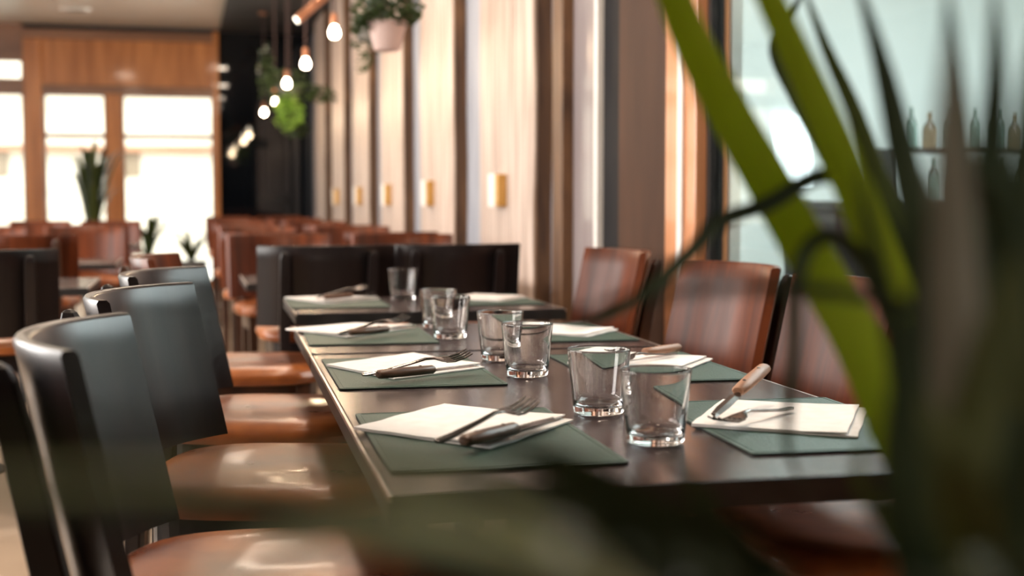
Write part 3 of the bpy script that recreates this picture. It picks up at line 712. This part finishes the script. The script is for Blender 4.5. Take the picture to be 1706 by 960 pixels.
# ------------------------------------------------------------------ big plant close to the camera
LEAVES = [
    ([(0.454,0.7,0.769),(0.442,0.72,0.847),(0.427,0.74,0.904),(0.412,0.76,0.955),(0.391,0.78,1.004),(0.361,0.79,1.059),(0.337,0.8,1.105),(0.314,0.8,1.146),(0.296,0.8,1.187)],0.031,'lime'),
    ([(0.464,0.7,0.769),(0.447,0.7,0.873),(0.427,0.71,0.945),(0.406,0.72,1.007),(0.384,0.73,1.068),(0.366,0.74,1.115),(0.341,0.75,1.173)],0.025,'lime'),
    ([(0.504,0.75,0.749),(0.5,0.8,0.925),(0.485,0.85,1.039),(0.469,0.87,1.104),(0.45,0.88,1.152),(0.43,0.88,1.198)],0.013,'mid'),
    ([(0.407,0.6,0.807),(0.399,0.62,0.918),(0.389,0.64,1.007),(0.385,0.66,1.066),(0.377,0.67,1.116),(0.363,0.68,1.173)],0.017,'dark'),
    ([(0.342,0.5,0.845),(0.33,0.5,0.96),(0.327,0.51,1.042),(0.334,0.53,1.09),(0.329,0.53,1.14)],0.015,'dark'),
    ([(0.345,0.5,0.845),(0.336,0.5,0.959),(0.347,0.52,1.05),(0.355,0.53,1.099),(0.359,0.54,1.143)],0.013,'dark'),
    ([(0.316,0.45,0.864),(0.316,0.45,0.95),(0.321,0.46,1.025),(0.332,0.47,1.085),(0.344,0.48,1.128)],0.016,'dark'),
    ([(0.269,0.4,0.885),(0.262,0.4,0.923),(0.257,0.4,0.966),(0.254,0.4,1.007),(0.251,0.4,1.058),(0.249,0.4,1.096)],0.0185,'dry'),
    ([(0.324,0.5,0.847),(0.308,0.5,0.911),(0.296,0.5,0.948),(0.289,0.5,0.984),(0.277,0.5,1.029),(0.271,0.5,1.059)],0.01,'dark'),
    ([(0.262,0.42,0.878),(0.254,0.42,0.91),(0.25,0.42,0.941),(0.252,0.42,0.975),(0.262,0.43,1.009),(0.26,0.43,1.042)],0.02,'dark'),
    ([(0.286,0.45,0.866),(0.28,0.45,0.9),(0.274,0.45,0.933),(0.272,0.45,0.971),(0.278,0.45,1.014)],0.02,'dark'),
    ([(0.244,0.36,0.9),(0.237,0.36,0.927),(0.232,0.36,0.95),(0.237,0.36,0.973),(0.242,0.36,0.999),(0.251,0.36,1.028)],0.018,'olive'),
    ([(0.283,0.4,0.883),(0.279,0.4,0.922),(0.274,0.4,0.956),(0.275,0.41,0.985),(0.274,0.42,1.018),(0.259,0.42,1.042)],0.016,'dark'),
    ([(0.293,0.4,0.883),(0.284,0.4,0.922),(0.279,0.4,0.956),(0.278,0.4,0.986),(0.286,0.41,1.018)],0.02,'olive'),
    ([(0.484,0.72,0.76),(0.465,0.72,0.83),(0.458,0.74,0.956),(0.421,0.76,1.043),(0.393,0.77,1.057),(0.36,0.78,1.039),(0.332,0.79,1.028),(0.316,0.8,1.008),(0.286,0.82,0.976),(0.26,0.83,0.962),(0.24,0.83,0.957)],0.011,'dark'),
    ([(0.433,0.65,0.788),(0.404,0.65,0.886),(0.368,0.65,0.987),(0.343,0.65,1.02),(0.325,0.65,1.017),(0.317,0.65,0.994),(0.316,0.65,0.956),(0.318,0.66,0.908),(0.33,0.66,0.882)],0.009,'dark'),
    ([(0.342,0.5,0.845),(0.322,0.5,0.947),(0.303,0.5,0.989),(0.278,0.5,1.0),(0.237,0.5,1.005),(0.197,0.5,1.005),(0.159,0.5,0.999),(0.135,0.5,0.992)],0.006,'grey'),
    ([(0.537,0.8,0.729),(0.527,0.85,0.882),(0.511,0.95,1.034),(0.487,1.0,1.122),(0.475,1.02,1.168),(0.491,1.02,1.198),(0.504,1.02,1.223)],0.011,'dark'),
    ([(0.36,0.5,0.844),(0.352,0.5,0.893),(0.352,0.5,0.961),(0.346,0.5,1.003),(0.334,0.5,1.037),(0.319,0.5,1.055),(0.307,0.5,1.062)],0.01,'dark'),
    ([(0.318,0.5,0.847),(0.3,0.5,0.88),(0.285,0.5,0.907),(0.274,0.5,0.923),(0.276,0.5,0.949)],0.008,'mid'),
    ([(0.228,0.34,0.908),(0.23,0.34,0.93),(0.223,0.34,0.948),(0.215,0.34,0.966),(0.213,0.35,0.983)],0.018,'olive'),
    ([(0.288,0.4,0.883),(0.28,0.4,0.909),(0.258,0.4,0.932),(0.249,0.4,0.941)],0.012,'olive'),
    ([(0.163,0.34,0.901),(0.116,0.33,0.939),(0.071,0.31,0.959),(0.031,0.3,0.97),(-0.008,0.29,0.977),(-0.049,0.28,0.983),(-0.091,0.28,0.988),(-0.131,0.28,0.992)],0.0048,'grey'),
    ([(0.172,0.36,0.893),(0.112,0.35,0.939),(0.068,0.34,0.953),(0.03,0.33,0.962),(-0.003,0.32,0.968),(-0.03,0.32,0.97),(-0.056,0.32,0.972)],0.008,'dark'),
    ([(0.135,0.3,0.918),(0.093,0.29,0.95),(0.062,0.28,0.965),(0.039,0.27,0.972),(0.018,0.27,0.969),(0.001,0.26,0.963),(-0.014,0.26,0.946)],0.0065,'pale'),
    ([(0.208,0.42,0.868),(0.169,0.42,0.924),(0.136,0.42,0.945),(0.111,0.42,0.957),(0.093,0.42,0.962)],0.012,'dark'),
    ([(0.184,0.38,0.885),(0.137,0.38,0.938),(0.097,0.38,0.955),(0.059,0.38,0.961)],0.011,'dark'),
    ([(0.25,0.5,0.835),(0.217,0.5,0.899),(0.198,0.5,0.927),(0.184,0.5,0.945)],0.01,'dark'),
    ([(0.174,0.38,0.885),(0.121,0.38,0.918),(0.076,0.38,0.934),(0.047,0.37,0.948),(0.021,0.37,0.953),(-0.003,0.37,0.953)],0.013,'dark'),
    ([(0.14,0.3,0.918),(0.091,0.28,0.964),(0.052,0.26,0.986),(0.015,0.25,0.995),(-0.023,0.25,0.998),(-0.063,0.25,1.0),(-0.099,0.25,1.001)],0.0035,'dark'),
    ([(0.115,0.27,0.931),(0.07,0.26,0.974),(0.043,0.25,0.985),(0.027,0.25,0.988),(-0.002,0.25,0.989),(-0.033,0.25,0.99),(-0.072,0.25,0.991)],0.0028,'pale'),
    ([(0.192,0.38,0.884),(0.147,0.38,0.924),(0.106,0.38,0.938),(0.069,0.38,0.942)],0.02,'dark'),
    ([(0.213,0.42,0.867),(0.176,0.42,0.911),(0.145,0.42,0.936),(0.126,0.42,0.947)],0.015,'dark'),
    ([(0.217,0.42,0.867),(0.194,0.42,0.91),(0.175,0.42,0.928),(0.16,0.42,0.933),(0.145,0.42,0.932)],0.014,'dark'),
    ([(0.166,0.35,0.897),(0.121,0.35,0.926),(0.082,0.34,0.94),(0.059,0.34,0.941)],0.02,'dark'),
    ([(0.116,0.28,0.927),(0.073,0.27,0.968),(0.052,0.26,0.983),(0.038,0.26,0.988),(0.023,0.26,0.988)],0.004,'pale'),
    ([(0.224,0.42,0.866),(0.207,0.42,0.9),(0.189,0.42,0.916),(0.171,0.43,0.917)],0.014,'dark'),
    ([(0.172,0.36,0.893),(0.134,0.36,0.923),(0.106,0.36,0.936),(0.083,0.36,0.938)],0.014,'dark'),
]

t = thing('potted_palm', 'tall palm-like plant with long blades blurred in the foreground right and bottom', 'plant', (0.47, 0.66, 0))
obj('pot', lathe(bmesh.new(), [(0.13, 0.0), (0.19, 0.42), (0.195, 0.45), (0.17, 0.45), (0.12, 0.03)], closed=True, seg=32), M['grey_pot'], t, smooth=True)
obj('soil', lathe(bmesh.new(), [(0.15, 0.36), (0.168, 0.41)], seg=24), M['soil'], t)
for i in range(9):
    a = i * 0.7; bx, by = 0.07 * math.cos(a), 0.05 * math.sin(a)
    obj('stem', tube(bmesh.new(), catmull([(bx, by, 0.40), (bx * 0.9 + 0.0, by, 0.55), (bx * 0.6 - 0.02, by * 0.6, 0.70)], 4), [0.009] * 8 + [0.007], 8), M['mid'], t, smooth=True)
for i, (P, wd, col) in enumerate(LEAVES):
    P = [Vector(p) - Vector((0.47, 0.66, 0)) for p in P]
    a = i * 1.3
    base = [Vector((0.05 * math.cos(a), 0.04 * math.sin(a), 0.42)), Vector((0.05 * math.cos(a), 0.04 * math.sin(a), 0.56))]
    pts = catmull(base + P, 6)
    bm = bmesh.new(); rings_n = len(pts)
    nb = 12; side = None
    n = len(pts); rings = []
    for k, p in enumerate(pts):
        tg = (pts[min(k+1, n-1)] - pts[max(k-1, 0)]).normalized()
        vd = (p + Vector((0.47, 0.66, 0)) - Vector((-0.15, -0.2, 1.2))).normalized()
        s_ = tg.cross(vd).normalized()
        if side is not None and s_.dot(side) < 0: s_ = -s_
        side = s_; nn = tg.cross(s_).normalized()
        u = k / (n - 1); grow = min(1.0, 0.12 + max(0, k - nb * 0.5) / (nb * 1.6))
        hw = wd / 2 * grow * (1 - max(0, (u - 0.60) / 0.40) ** 2.0 * 0.93)
        if col == 'lime': hw = wd / 2 * grow * (1 - 0.35 * max(0, (u - 0.5) / 0.5) ** 2)
        th = 0.0006
        rings.append([p - s_ * hw + nn * hw * 0.2, p, p + s_ * hw + nn * hw * 0.2, p + s_ * hw + nn * (hw * 0.2 + th), p + nn * th * 1.5, p - s_ * hw + nn * (hw * 0.2 + th)])
    loft(bm, rings)
    lf = obj('leaf', bm, M[col], t, smooth=True)
    if col == 'lime': lf['label'] = 'bright lime blade'
    if col == 'dry': lf['label'] = 'grey-brown dried sheath'
bpy.context.view_layer.update()
